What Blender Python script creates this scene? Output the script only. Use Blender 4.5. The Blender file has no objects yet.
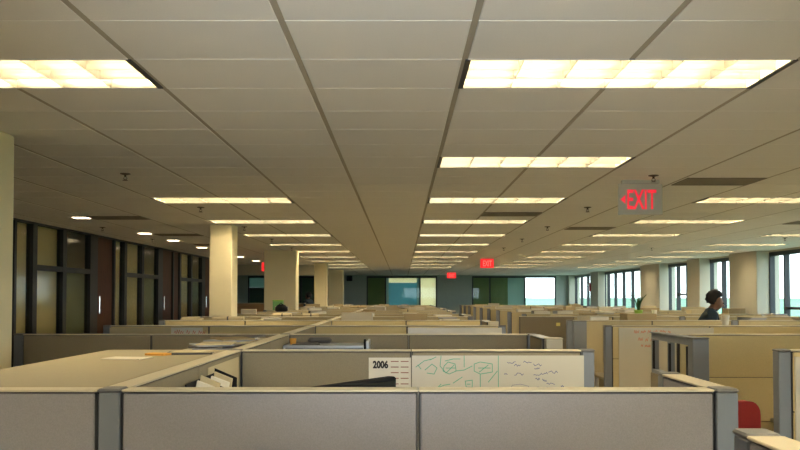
import bpy, math, random
from mathutils import Vector, Matrix
R = math.radians
random.seed(7)
scene = bpy.context.scene
col = scene.collection

# ------------------------------------------------------------------ camera, sky, flash, exposure
EYE = 1.65
CEIL = 2.733
cam_d = bpy.data.cameras.new('camera')
cam_d.sensor_width = 36.0
cam_d.lens = 36.0
cam_d.shift_y = 0.0637
cam_d.shift_x = -0.0025
cam_d.clip_end = 6000
cam_d.clip_start = 0.05
cam = bpy.data.objects.new('camera', cam_d)
cam.location = (0, 0, EYE)
cam.rotation_euler = (R(91.5), 0, 0)
col.objects.link(cam)
scene.camera = cam

world = bpy.data.worlds.new('overcast_sky')
scene.world = world
world.use_nodes = True
wn = world.node_tree
wn.nodes.clear()
w_out = wn.nodes.new('ShaderNodeOutputWorld')
w_bg = wn.nodes.new('ShaderNodeBackground')
w_tc = wn.nodes.new('ShaderNodeTexCoord')
w_sep = wn.nodes.new('ShaderNodeSeparateXYZ')
w_ramp = wn.nodes.new('ShaderNodeValToRGB')
wn.links.new(w_tc.outputs['Generated'], w_sep.inputs[0])
wn.links.new(w_sep.outputs['Z'], w_ramp.inputs[0])
w_ramp.color_ramp.elements[0].color = (0.88, 0.94, 1.0, 1)
w_ramp.color_ramp.elements[1].position = 0.5
w_ramp.color_ramp.elements[1].color = (0.78, 0.87, 1.0, 1)
wn.links.new(w_ramp.outputs[0], w_bg.inputs['Color'])
w_bg.inputs['Strength'].default_value = 2.4
wn.links.new(w_bg.outputs[0], w_out.inputs[0])

# the photographer's flash, just beside the lens
fl = bpy.data.lights.new('camera_flash', 'SPOT')
fl.energy = 130
fl.color = (0.80, 0.90, 1.0)
fl.shadow_soft_size = 0.03
fl.spot_size = R(64)
fl.spot_blend = 1.0
flo = bpy.data.objects.new('camera_flash', fl)
flo.location = (0.06, -0.06, EYE + 0.09)
flo.rotation_euler = (R(106), 0, 0)      # aimed well above the camera's axis, to brighten the near ceiling
col.objects.link(flo)

scene.view_settings.view_transform = 'Standard'
scene.view_settings.look = 'None'
scene.view_settings.gamma = 1.0
scene.view_settings.use_curve_mapping = False
scene.view_settings.exposure = 1.45
scene.cycles.diffuse_bounces = 6
scene.cycles.max_bounces = 12

TUBE = 17.0          # strength of the fluorescent tubes
TUBE_COL = (1.0, 0.86, 0.60)

# ------------------------------------------------------------------ materials
MATS = {}
def mat(name, rgb, rough=0.6, metal=0.0, spec=0.4, noise=0.0, nscale=40.0, bump=0.0, bscale=200.0,
        emit=None, estr=0.0, rgb2=None, stretch=None):
    m = bpy.data.materials.new(name)
    m.use_nodes = True
    nt = m.node_tree
    b = nt.nodes['Principled BSDF']
    b.inputs['Base Color'].default_value = (*rgb, 1)
    b.inputs['Roughness'].default_value = rough
    b.inputs['Metallic'].default_value = metal
    b.inputs['Specular IOR Level'].default_value = spec
    tc = None
    if noise > 0 or bump > 0:
        tc = nt.nodes.new('ShaderNodeTexCoord')
        mp = nt.nodes.new('ShaderNodeMapping')
        nt.links.new(tc.outputs['Object'], mp.inputs[0])
        if stretch:
            mp.inputs['Scale'].default_value = stretch
    if noise > 0:
        n = nt.nodes.new('ShaderNodeTexNoise')
        n.inputs['Scale'].default_value = nscale
        n.inputs['Detail'].default_value = 4
        nt.links.new(mp.outputs[0], n.inputs['Vector'])
        r = nt.nodes.new('ShaderNodeValToRGB')
        c2 = rgb2 or tuple(c * (1 - noise) for c in rgb)
        r.color_ramp.elements[0].position = 0.3
        r.color_ramp.elements[1].position = 0.7
        r.color_ramp.elements[0].color = (*c2, 1)
        r.color_ramp.elements[1].color = (*rgb, 1)
        nt.links.new(n.outputs['Fac'], r.inputs[0])
        nt.links.new(r.outputs[0], b.inputs['Base Color'])
    if bump > 0:
        n2 = nt.nodes.new('ShaderNodeTexNoise')
        n2.inputs['Scale'].default_value = bscale
        nt.links.new(mp.outputs[0], n2.inputs['Vector'])
        bp = nt.nodes.new('ShaderNodeBump')
        bp.inputs['Strength'].default_value = bump
        bp.inputs['Distance'].default_value = 0.004
        nt.links.new(n2.outputs['Fac'], bp.inputs['Height'])
        nt.links.new(bp.outputs[0], b.inputs['Normal'])
    if emit:
        b.inputs['Emission Color'].default_value = (*emit, 1)
        b.inputs['Emission Strength'].default_value = estr
    MATS[name] = m
    return m

def glass(name, tint, refl=1.0, rough=0.01):
    m = bpy.data.materials.new(name)
    m.use_nodes = True
    nt = m.node_tree
    nt.nodes.clear()
    o = nt.nodes.new('ShaderNodeOutputMaterial')
    mx = nt.nodes.new('ShaderNodeMixShader')
    t = nt.nodes.new('ShaderNodeBsdfTransparent')
    g = nt.nodes.new('ShaderNodeBsdfGlossy')
    f = nt.nodes.new('ShaderNodeFresnel')
    gm_ = nt.nodes.new('ShaderNodeNewGeometry')
    ior = nt.nodes.new('ShaderNodeMapRange')       # the node inverts the index on back faces; undo that for thin panes
    ior.inputs['To Min'].default_value = 1.3
    ior.inputs['To Max'].default_value = 1 / 1.3
    nt.links.new(gm_.outputs['Backfacing'], ior.inputs['Value'])
    nt.links.new(ior.outputs['Result'], f.inputs['IOR'])
    t.inputs['Color'].default_value = (*tint, 1)
    g.inputs['Roughness'].default_value = rough
    g.inputs['Color'].default_value = (refl, refl, refl, 1)
    nt.links.new(f.outputs[0], mx.inputs[0])
    nt.links.new(t.outputs[0], mx.inputs[1])
    nt.links.new(g.outputs[0], mx.inputs[2])
    nt.links.new(mx.outputs[0], o.inputs[0])
    MATS[name] = m
    return m

mat('tile', (0.80, 0.775, 0.72), 0.95, spec=0.1, noise=0.05, nscale=160, bump=0.25, bscale=350)
mat('runner', (0.40, 0.36, 0.28), 0.7, spec=0.2)
mat('tee', (0.84, 0.82, 0.76), 0.6)
mat('slab', (0.3, 0.28, 0.25), 0.9)
mat('carpet', (0.46, 0.42, 0.36), 1.0, spec=0.0, noise=0.3, nscale=90, bump=0.5, bscale=300)
mat('wall_paint', (0.60, 0.55, 0.43), 0.85, spec=0.2, noise=0.03, nscale=5)
mat('column_paint', (0.82, 0.72, 0.47), 0.85, spec=0.2, noise=0.04, nscale=4)
mat('teal_wall', (0.37, 0.41, 0.36), 0.85, spec=0.2, noise=0.05, nscale=6)
mat('pier_paint', (0.50, 0.47, 0.38), 0.8, spec=0.25, noise=0.03, nscale=5)
mat('fabric_flash_tint', (0.325, 0.305, 0.31), 0.95, spec=0.1, noise=0.14, nscale=260, bump=0.35, bscale=420)  # front row cloth, the flash's cool neutral tint put into its grey
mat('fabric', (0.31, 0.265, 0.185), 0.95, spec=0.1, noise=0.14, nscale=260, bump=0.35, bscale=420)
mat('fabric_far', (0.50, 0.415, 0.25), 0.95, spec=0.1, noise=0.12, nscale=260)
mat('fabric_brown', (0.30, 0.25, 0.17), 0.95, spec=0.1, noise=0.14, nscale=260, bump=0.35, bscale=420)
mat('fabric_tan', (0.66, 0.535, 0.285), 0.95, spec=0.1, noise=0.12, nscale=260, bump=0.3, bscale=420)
mat('panel_frame', (0.055, 0.055, 0.055), 0.6)
mat('panel_cap', (0.60, 0.53, 0.38), 0.42, spec=0.5, noise=0.03, nscale=30)
mat('post_metal', (0.21, 0.225, 0.25), 0.45, spec=0.5, metal=0.15)
mat('post_cap', (0.17, 0.165, 0.16), 0.4)
mat('laminate', (0.37, 0.32, 0.205), 0.55, spec=0.35, noise=0.05, nscale=60)
mat('cabinet', (0.50, 0.45, 0.34), 0.5, spec=0.4)
mat('bin', (0.36, 0.315, 0.205), 0.5, spec=0.4)
mat('steel', (0.50, 0.52, 0.55), 0.35, metal=0.5)
mat('chrome', (0.8, 0.8, 0.8), 0.2, metal=1.0)
mat('black', (0.010, 0.010, 0.011), 0.7, spec=0.15)
mat('black_slot', (0.02, 0.02, 0.02), 0.7)
mat('screen', (0.01, 0.011, 0.013), 0.15)
mat('white_board', (0.60, 0.56, 0.46), 0.25, spec=0.5)
mat('paper', (0.74, 0.70, 0.60), 0.8, noise=0.03, nscale=10)
mat('paper_cream', (0.56, 0.47, 0.29), 0.8)
mat('paper_orange', (0.75, 0.36, 0.06), 0.8)
mat('paper_grey', (0.32, 0.33, 0.36), 0.6)
mat('paper_dark', (0.10, 0.09, 0.08), 0.6)
mat('carton', (0.36, 0.275, 0.15), 0.85, noise=0.08, nscale=12, stretch=(1, 1, 6))
mat('tape', (0.60, 0.50, 0.32), 0.35)
mat('ink_green', (0.12, 0.40, 0.26), 0.7)
mat('ink_blue', (0.12, 0.13, 0.26), 0.7)
mat('ink_red', (0.62, 0.22, 0.14), 0.7)
mat('ink_black', (0.03, 0.025, 0.025), 0.7)
mat('ink_maroon', (0.30, 0.12, 0.10), 0.7)
mat('note_yellow', (0.85, 0.72, 0.25), 0.8)
mat('frame_dark', (0.035, 0.037, 0.040), 0.45, spec=0.4)
mat('office_frame', (0.036, 0.037, 0.036), 0.5, spec=0.3)
mat('wood', (0.10, 0.032, 0.014), 0.5, spec=0.2, noise=0.45, nscale=7, stretch=(6, 6, 0.5))
mat('wood_light', (0.42, 0.25, 0.12), 0.5, noise=0.2, nscale=6, stretch=(0.6, 6, 6))
mat('blind_cream', (0.66, 0.56, 0.30), 0.85, noise=0.05, nscale=8)
mat('blind_green', (0.17, 0.21, 0.15), 0.85, noise=0.08, nscale=8)
mat('office_wall', (0.45, 0.38, 0.25), 0.85)
mat('vent', (0.20, 0.175, 0.13), 0.6)
mat('sprinkler', (0.08, 0.065, 0.045), 0.4, metal=0.6)
mat('acrylic', (0.50, 0.485, 0.40), 0.25, spec=0.5)
mat('exit_letter', (0.6, 0.03, 0.05), 0.5, emit=(1.0, 0.01, 0.04), estr=0.28)
mat('exit_red', (0.8, 0.03, 0.03), 0.5, emit=(1.0, 0.03, 0.035), estr=0.32)
mat('exit_pale', (0.8, 0.4, 0.35), 0.5, emit=(1.0, 0.12, 0.10), estr=0.38)
mat('tube', (1, 1, 1), 0.5, emit=TUBE_COL, estr=TUBE)
mat('downlight', (1, 1, 1), 0.5, emit=(1.0, 0.78, 0.52), estr=6.0)
mat('troffer_pan', (0.80, 0.76, 0.66), 0.45, spec=0.5)
mat('louver', (0.40, 0.375, 0.315), 0.28, metal=0.72)
mat('troffer_edge', (0.03, 0.03, 0.03), 0.5)
mat('red_fabric', (0.33, 0.022, 0.020), 0.85, noise=0.15, nscale=150, bump=0.3, bscale=300)
mat('plastic_white', (0.75, 0.70, 0.58), 0.5)
mat('leaf', (0.03, 0.09, 0.02), 0.5, noise=0.3, nscale=20)
mat('pot_green', (0.28, 0.48, 0.06), 0.4)
mat('green_box', (0.16, 0.36, 0.12), 0.5)
mat('alarm_red', (0.42, 0.03, 0.03), 0.4)
mat('skin', (0.22, 0.11, 0.07), 0.6)
mat('hair', (0.012, 0.010, 0.010), 0.7, bump=0.6, bscale=80)
mat('shirt', (0.028, 0.045, 0.060), 0.9, noise=0.2, nscale=30)
mat('trousers', (0.05, 0.045, 0.04), 0.9)
mat('eye', (0.02, 0.015, 0.01), 0.2)
mat('meadow', (0.19, 0.28, 0.20), 1.0, spec=0.0, noise=0.35, nscale=0.02, rgb2=(0.13, 0.215, 0.15))
mat('sill', (0.45, 0.43, 0.38), 0.6)
def sheer(name, rgb, through):
    """woven blind cloth: reflects rgb, lets some daylight through"""
    m = bpy.data.materials.new(name); m.use_nodes = True
    nt = m.node_tree; nt.nodes.clear()
    o = nt.nodes.new('ShaderNodeOutputMaterial'); ad = nt.nodes.new('ShaderNodeAddShader')
    d = nt.nodes.new('ShaderNodeBsdfDiffuse'); t = nt.nodes.new('ShaderNodeBsdfTranslucent')
    d.inputs['Color'].default_value = (*rgb, 1); t.inputs['Color'].default_value = (*through, 1)
    nt.links.new(d.outputs[0], ad.inputs[0]); nt.links.new(t.outputs[0], ad.inputs[1]); nt.links.new(ad.outputs[0], o.inputs[0])
    MATS[name] = m
sheer('blind_far', (0.18, 0.22, 0.10), (0.025, 0.034, 0.012))
sheer('blind_dark', (0.10, 0.13, 0.10), (0.004, 0.008, 0.006))
sheer('blind_grey', (0.32, 0.38, 0.34), (0.09, 0.125, 0.11))
sheer('blind_blue', (0.18, 0.30, 0.32), (0.085, 0.17, 0.18))
sheer('blind_sheer', (0.52, 0.48, 0.38), (0.42, 0.38, 0.28))
glass('pane_glass', (0.90, 0.96, 0.95))
glass('office_glass', (0.90, 0.90, 0.84), 0.7, 0.12)

# ------------------------------------------------------------------ helpers
ORD = 'first second third fourth fifth sixth seventh eighth ninth tenth eleventh twelfth thirteenth fourteenth fifteenth sixteenth'.split()
class MB:
    def __init__(s):
        s.v, s.f = [], []
    def quad(s, pts):
        n = len(s.v); s.v += [tuple(p) for p in pts]; s.f.append(tuple(range(n, n + len(pts)))); return s
    def box(s, x0, x1, y0, y1, z0, z1):
        n = len(s.v)
        s.v += [(x0,y0,z0),(x1,y0,z0),(x1,y1,z0),(x0,y1,z0),(x0,y0,z1),(x1,y0,z1),(x1,y1,z1),(x0,y1,z1)]
        s.f += [tuple(n + i for i in q) for q in ((0,3,2,1),(4,5,6,7),(0,1,5,4),(1,2,6,5),(2,3,7,6),(3,0,4,7))]
        return s
    def cbox(s, x0, x1, y0, y1, z0, z1, c=0.004):
        """box with chamfered long edges on every side (bevelled in all three axes)"""
        c = min(c, (x1-x0)*.45, (y1-y0)*.45, (z1-z0)*.45)
        n = len(s.v)
        ring = lambda i, z: [(x0+c+i,y0+i,z),(x1-c-i,y0+i,z),(x1-i,y0+c+i,z),(x1-i,y1-c-i,z),(x1-c-i,y1-i,z),(x0+c+i,y1-i,z),(x0+i,y1-c-i,z),(x0+i,y0+c+i,z)]
        h = c * .8
        for (i, z) in ((h, z0), (0, z0 + c), (0, z1 - c), (h, z1)):
            s.v += ring(i, z)
        s.f.append(tuple(n + i for i in range(7, -1, -1)))
        for k in range(3):
            for i in range(8):
                j = (i + 1) % 8
                s.f.append((n+8*k+i, n+8*k+j, n+8*k+8+j, n+8*k+8+i))
        s.f.append(tuple(n + 24 + i for i in range(8)))
        return s
    def tube(s, pts, r, n=8, cap=True):
        pts = [Vector(p) for p in pts]
        rs = r if isinstance(r, (list, tuple)) else [r] * len(pts)
        base = len(s.v)
        for i, p in enumerate(pts):
            d = (pts[min(i+1, len(pts)-1)] - pts[max(i-1, 0)]).normalized()
            u = d.orthogonal().normalized() if abs(d.z) > .99 else Vector((0,0,1)).cross(d).normalized()
            w = d.cross(u)
            for k in range(n):
                a = 2*math.pi*k/n
                s.v.append(tuple(p + (u*math.cos(a) + w*math.sin(a)) * rs[i]))
        for i in range(len(pts)-1):
            for k in range(n):
                j = (k+1) % n
                s.f.append((base+i*n+k, base+i*n+j, base+(i+1)*n+j, base+(i+1)*n+k))
        if cap:
            s.f.append(tuple(base + k for k in range(n-1, -1, -1)))
            s.f.append(tuple(base + (len(pts)-1)*n + k for k in range(n)))
        return s
    def lathe(s, prof, n=16, cx=0, cy=0):
        base = len(s.v)
        for (r, z) in prof:
            for k in range(n):
                a = 2*math.pi*k/n
                s.v.append((cx + r*math.cos(a), cy + r*math.sin(a), z))
        for i in range(len(prof)-1):
            for k in range(n):
                j = (k+1) % n
                s.f.append((base+i*n+k, base+i*n+j, base+(i+1)*n+j, base+(i+1)*n+k))
        s.f.append(tuple(base + k for k in range(n-1, -1, -1)))
        s.f.append(tuple(base + (len(prof)-1)*n + k for k in range(n)))
        return s
    def xz_prism(s, poly, y0, y1):
        n = len(s.v); m = len(poly)
        s.v += [(x, y0, z) for x, z in poly] + [(x, y1, z) for x, z in poly]
        s.f.append(tuple(n + i for i in range(m)))
        s.f.append(tuple(n + m + i for i in range(m-1, -1, -1)))
        for i in range(m):
            j = (i+1) % m
            s.f.append((n+j, n+i, n+m+i, n+m+j))
        return s
    def mesh(s, name, m, smooth=False):
        me = bpy.data.meshes.new(name)
        me.from_pydata(s.v, [], s.f)
        me.materials.append(MATS[m])
        me.update()
        if smooth:
            for p in me.polygons: p.use_smooth = True
        return me

def link(name, me, parent=None, loc=(0,0,0), rz=0.0):
    o = bpy.data.objects.new(name, me)
    col.objects.link(o)
    o.location = loc
    if rz: o.rotation_euler = (0, 0, rz)
    if parent: o.parent = parent
    return o
def obj(name, mb, m, parent=None, loc=(0,0,0), rz=0.0, smooth=False):
    return link(name, mb.mesh(name, m, smooth), parent, loc, rz)
def tag(o, label, cat, group=None):
    o['label'] = label; o['category'] = cat
    if group: o['group'] = group
    return o
def thing(name, label, cat, loc=(0,0,0), rz=0.0, group=None):
    o = link(name, None, None, loc, rz)
    o.empty_display_size = 0.1
    return tag(o, label, cat, group)
def struct(o):
    o['kind'] = 'structure'
    return o
CACHE = {}
def shared(key, fn):
    if key not in CACHE: CACHE[key] = fn()
    return CACHE[key]
def copy_tree(o, parent=None):
    c = o.copy(); col.objects.link(c); c.parent = parent
    for ch in list(o.children): copy_tree(ch, c)
    return c
def text_mesh(txt, m, height, xs=1.0, bold=0.0, depth=0.001):
    """text standing in the XZ plane, facing -Y, origin at its left bottom"""
    cu = bpy.data.curves.new('lettering', 'FONT')
    cu.body = txt; cu.size = 1.0; cu.offset = bold; cu.extrude = 0.0; cu.resolution_u = 3
    t = bpy.data.objects.new('lettering', cu); col.objects.link(t)
    dg = bpy.context.evaluated_depsgraph_get(); dg.update()
    me = bpy.data.meshes.new_from_object(t.evaluated_get(dg))
    bpy.data.objects.remove(t); bpy.data.curves.remove(cu)
    xs0 = min(v.co.x for v in me.vertices); ys0 = min(v.co.y for v in me.vertices)
    h = max(v.co.y for v in me.vertices) - ys0
    k = height / h
    for v in me.vertices:
        x, y = (v.co.x - xs0) * k * xs, (v.co.y - ys0) * k
        v.co = Vector((x, -depth, y))
    me.materials.clear(); me.materials.append(MATS[m]); me.update()
    return me
def ribbon(pts, w, y):
    """flat pen stroke in the XZ plane at depth y"""
    mb = MB()
    for (a, b) in zip(pts[:-1], pts[1:]):
        d = Vector((b[0]-a[0], b[1]-a[1]))
        if d.length < 1e-6: continue
        d.normalize(); n = Vector((-d.y, d.x)) * w * .5; e = d * w * .3
        mb.quad([(a[0]-n.x-e.x, y, a[1]-n.y-e.y), (b[0]-n.x+e.x, y, b[1]-n.y+e.y), (b[0]+n.x+e.x, y, b[1]+n.y+e.y), (a[0]+n.x-e.x, y, a[1]+n.y-e.y)])
    return mb

# ------------------------------------------------------------------ the building shell
XW_L, XW_R = -9.5, 8.6            # outer side walls
Y_B, Y_F = -4.5, 40.0             # wall behind the camera, far wall
X_PIER = 8.3
X_OFF = -5.4                      # office front
HEAD = 2.69                       # window head

floor = struct(obj('floor', MB().box(XW_L, XW_R + .3, Y_B, Y_F, -0.1, 0), 'carpet'))
ceiling = struct(obj('ceiling', MB().box(XW_L, XW_R + .3, Y_B, Y_F + .3, 3.05, 3.2), 'slab'))

GX0, GX = 0.288, 0.762            # ceiling grid
GY0, GY = 3.62, 0.5085
TW = 0.028
i0, i1 = math.floor((XW_L - GX0) / GX), math.ceil((XW_R - GX0) / GX)
j0, j1 = math.floor((Y_B - GY0) / GY), math.ceil((Y_F - GY0) / GY)
troffers = []
for ci, c in ((-8, -3.0), (-4, 0), (0, 0), (4, 0), (8, 0)):
    for r in range(-3, 11):
        Y = GY0 + 5 * GY * r
        if ci == -4 and r == 1: continue           # no fitting here in the photograph
        if ci == -8: continue
        if ci == 8 and r < 0: continue
        troffers.append((ci, 5 * r))
lit = {(ci + d, rj) for ci, rj in troffers for d in (0, 1)}
cells = []
for j in range(j0, j1):
    for i in range(i0, i1):
        if (i, j) in lit: continue
        x0, x1 = max(GX0 + GX*i, XW_L), min(GX0 + GX*(i+1), XW_R + .3)
        y0, y1 = max(GY0 + GY*j, Y_B), min(GY0 + GY*(j+1), Y_F)
        if x1 - x0 < .1 or y1 - y0 < .05: continue
        cells.append((x0 + TW/2, x1 - TW/2, y0 + .003, y1 - .003, i, j))
view = [c for c in cells if c[2] > 2.1 and c[0] < .505*c[3] + .1 and c[1] > -.51*c[3] - .1]
view.sort(key=lambda c: c[2])
near = set((c[4], c[5]) for c in view[:300])
rest = MB()
for (x0, x1, y0, y1, i, j) in cells:
    if (i, j) in near:
        w, d = round(x1-x0, 4), round(y1-y0, 4)
        me = shared(('tile', w, d), lambda: MB().cbox(-w/2, w/2, -d/2, d/2, 0, .016, .003).mesh('ceiling_tile', 'tile'))
        link('ceiling_tile', me, ceiling, ((x0+x1)/2, (y0+y1)/2, CEIL))
    else:
        rest.box(x0, x1, y0, y1, CEIL, CEIL + .016)
ro = obj('ceiling_tiles_beyond', rest, 'tile', ceiling); ro['kind'] = 'stuff'
for i in range(i0 + 1, i1 + 1):
    x = GX0 + GX*i
    if x > XW_R + .25: continue
    # split where a troffer crosses the line
    ys = sorted(GY0 + GY*rj for ci, rj in troffers if ci + 1 == i)
    a = Y_B
    segs = []
    for y in ys:
        if y > a: segs.append((a, y))
        a = y + GY
    segs.append((a, Y_F))
    mb = MB()
    for (a, b) in segs: mb.box(x - TW/2 + .001, x + TW/2 - .001, a, b, CEIL + .002, CEIL + .03)
    obj('ceiling_runner', mb, 'runner', ceiling)
for j in range(j0 + 1, j1):
    y = GY0 + GY*j
    mb = MB()
    for i in range(i0, i1):
        x0, x1 = max(GX0 + GX*i, XW_L) + TW/2, min(GX0 + GX*(i+1), XW_R + .3) - TW/2
        if x1 - x0 > .1: mb.box(x0, x1, y - .0025, y + .0025, CEIL - .0010, CEIL + .012)
    obj('cross_tee', mb, 'tee', ceiling)

# walls
wl = struct(obj('wall_left', MB().box(XW_L - .2, XW_L, Y_B, Y_F, 0, 3.05), 'teal_wall'))

def wall_with_openings(mb, fixed0, fixed1, a0, a1, openings, z0, z1, sill, head, along):
    """wall slab running along X or Y with window openings"""
    def bx(p, q, zz0, zz1):
        if q - p < 1e-4: return
        if along == 'x': mb.box(p, q, fixed0, fixed1, zz0, zz1)
        else: mb.box(fixed0, fixed1, p, q, zz0, zz1)
    a = a0
    for (p, q) in openings:
        bx(a, p, z0, z1)
        bx(p, q, z0, sill); bx(p, q, head, z1)
        a = q
    bx(a, a1, z0, z1)
    return mb

SILL = 0.95
far_open = [(-7.7, -3.7), (-1.77, 1.75), (3.5, 7.7)]
wf = struct(obj('wall_far', wall_with_openings(MB(), Y_F, Y_F + .25, XW_L - .2, XW_R + .3, far_open, 0, 3.05, SILL, HEAD, 'x'), 'teal_wall'))
added_back_open = [(.2, 4.2), (5.0, 8.2)]  # unseen openings, added to bring neutral daylight onto the front panels
wb = struct(obj('wall_back', wall_with_openings(MB(), Y_B - .25, Y_B, XW_L - .2, XW_R + .3, added_back_open, 0, 3.05, SILL, HEAD, 'x'), 'wall_paint'))
right_open = [(2.0, 7.0), (8.4, 12.2), (13.2, 18.75), (20.3, 22.4), (23.3, 25.9), (27.9, 34.2), (35.3, 39.8)]
wr = struct(obj('wall_right', wall_with_openings(MB(), XW_R, XW_R + .25, Y_B, Y_F, right_open, 0, 3.05, SILL, HEAD, 'y'), 'pier_paint'))
piers = [(Y_B, 2.0), (7.0, 8.4), (12.2, 13.2), (18.72, 20.3), (22.32, 23.3), (25.8, 27.9), (33.9, 35.3), (39.75, Y_F)]
for (a, b) in piers:
    obj('pier', MB().cbox(X_PIER, XW_R - .001, a, b, 0, CEIL - .002, .01), 'pier_paint', wr)
obj('sill', MB().cbox(X_PIER - .03, XW_R - .002, Y_B + .05, Y_F - .05, SILL - .05, SILL - .005, .006), 'sill', wr) if False else None

WN = [0]
def window(along, fixed, a0, a1, mulls, blinds=(), rails=(), depth=.12, bar=.06, band=.09):
    """a framed window: frame, mullions, panes of glass, blinds hung inside"""
    WN[0] += 1
    root = struct(link('window_%d' % WN[0], None))
    sgn = 1
    def bx(mb, p, q, zz0, zz1, d0, d1):
        if along == 'x': mb.box(p, q, fixed + d0, fixed + d1, zz0, zz1)
        else: mb.box(fixed + d0, fixed + d1, p, q, zz0, zz1)
        return mb
    fr = MB()
    bx(fr, a0, a1, HEAD - band, HEAD, 0, depth); bx(fr, a0, a1, SILL, SILL + bar, 0, depth)
    bx(fr, a0, a0 + bar, SILL + bar, HEAD - band, 0, depth); bx(fr, a1 - bar, a1, SILL + bar, HEAD - band, 0, depth)
    obj('window_frame', fr, 'frame_dark', root)
    for m in mulls:
        obj('mullion', bx(MB(), m - bar/2, m + bar/2, SILL + bar, HEAD - band, 0, depth), 'frame_dark', root)
    edges = [a0 + bar] + [e for m in mulls for e in (m - bar/2, m + bar/2)] + [a1 - bar]
    for k in range(0, len(edges), 2):
        obj('pane', bx(MB(), edges[k], edges[k+1], SILL + bar, HEAD - band, depth*.45, depth*.55), 'pane_glass', root)
    for (p, q, z) in rails:
        obj('rail', bx(MB(), p, q, z - .03, z + .03, .005, depth - .005), 'frame_dark', root)
    for (p, q, z0, z1, m) in blinds:
        b = obj('roller_blind', bx(MB(), p, q, z0, z1, depth*.70, depth*.74), m, root)
        obj('hem_bar', bx(MB(), p, q, z0 - .02, z0, depth*.66, depth*.78), m, b)
    obj('sill', bx(MB(), a0, a1, SILL - .04, SILL - .001, -.05, .0), 'sill', root)
    return root
# far wall windows (blinds of different kinds are drawn in several lights)
window('x', Y_F, -7.7, -3.7, [-6.4, -5.05], [(-7.64, -6.43, 2.14, 2.6, 'blind_grey'), (-7.64, -6.43, SILL + .1, 2.119, 'blind_dark'), (-6.37, -5.08, SILL + .1, 2.6, 'blind_dark'), (-5.02, -3.76, SILL + .1, 2.6, 'blind_dark')])
window('x', Y_F, -1.77, 1.75, [-.82, .9], [(-1.71, -.85, SILL + .1, 2.60, 'blind_far'), (-.66, .74, SILL + .1, 2.36, 'blind_blue'), (-.79, -.66, SILL + .1, 2.6, 'blind_grey'), (.74, .87, SILL + .1, 2.6, 'blind_grey'), (-.66, .74, 2.381, 2.6, 'blind_sheer'), (.93, 1.69, SILL + .1, 2.6, 'blind_sheer')])
window('x', Y_F, 3.5, 7.7, [4.4, 6.15], [(3.56, 4.37, SILL + .1, 2.6, 'blind_far'), (4.43, 5.3, SILL + .1, 2.6, 'blind_far'), (5.3, 6.12, SILL + .1, 2.6, 'blind_grey')])
for (a, b) in added_back_open: window('x', Y_B - .13, a, b, [a + (b-a)/3, a + 2*(b-a)/3])  # added windows out of view, feeding daylight forward
# right wall windows
mulls_r = [[3.2, 4.4, 5.6], [9.6, 10.8], [14.4, 15.6, 16.8, 18.0], [21.5], [24.2, 25.05], [28.8, 30.0, 31.2, 32.4, 33.5], [36.0, 37.2, 38.5]]
for (a, b), ms in zip(right_open, mulls_r):
    rails = [(16.83, 17.97, 1.40)] if a == 13.2 else ([(24.23, 25.02, 1.73)] if a == 23.3 else [])
    window('y', XW_R, a, b, ms, rails=rails)

# bulkhead across the left bay
struct(obj('trim_1', MB().box(XW_L, -2.6, 27.0, 27.2, 2.39, CEIL - .002), 'wall_paint'))

# landscape outside, seen from an upper floor
gm = MB(); N = 48
for a in range(N + 1):
    for b in range(N + 1):
        x, y = (a / N - .5), (b / N - .5)
        X, Y = 9000 * x * abs(x) * 2, 9000 * y * abs(y) * 2
        d = math.hypot(X, Y)
        z = -14 + max(0, d - 160) * .006 * (1 + .35 * math.sin(X * .011 + 1) * math.cos(Y * .009)) * (1 if d < 1500 else 1500 / d)
        gm.v.append((X, Y, z))
for a in range(N):
    for b in range(N):
        n = a * (N + 1) + b
        gm.f.append((n, n + N + 1, n + N + 2, n + 1))
struct(obj('ground_outside', gm, 'meadow', smooth=True))

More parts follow.
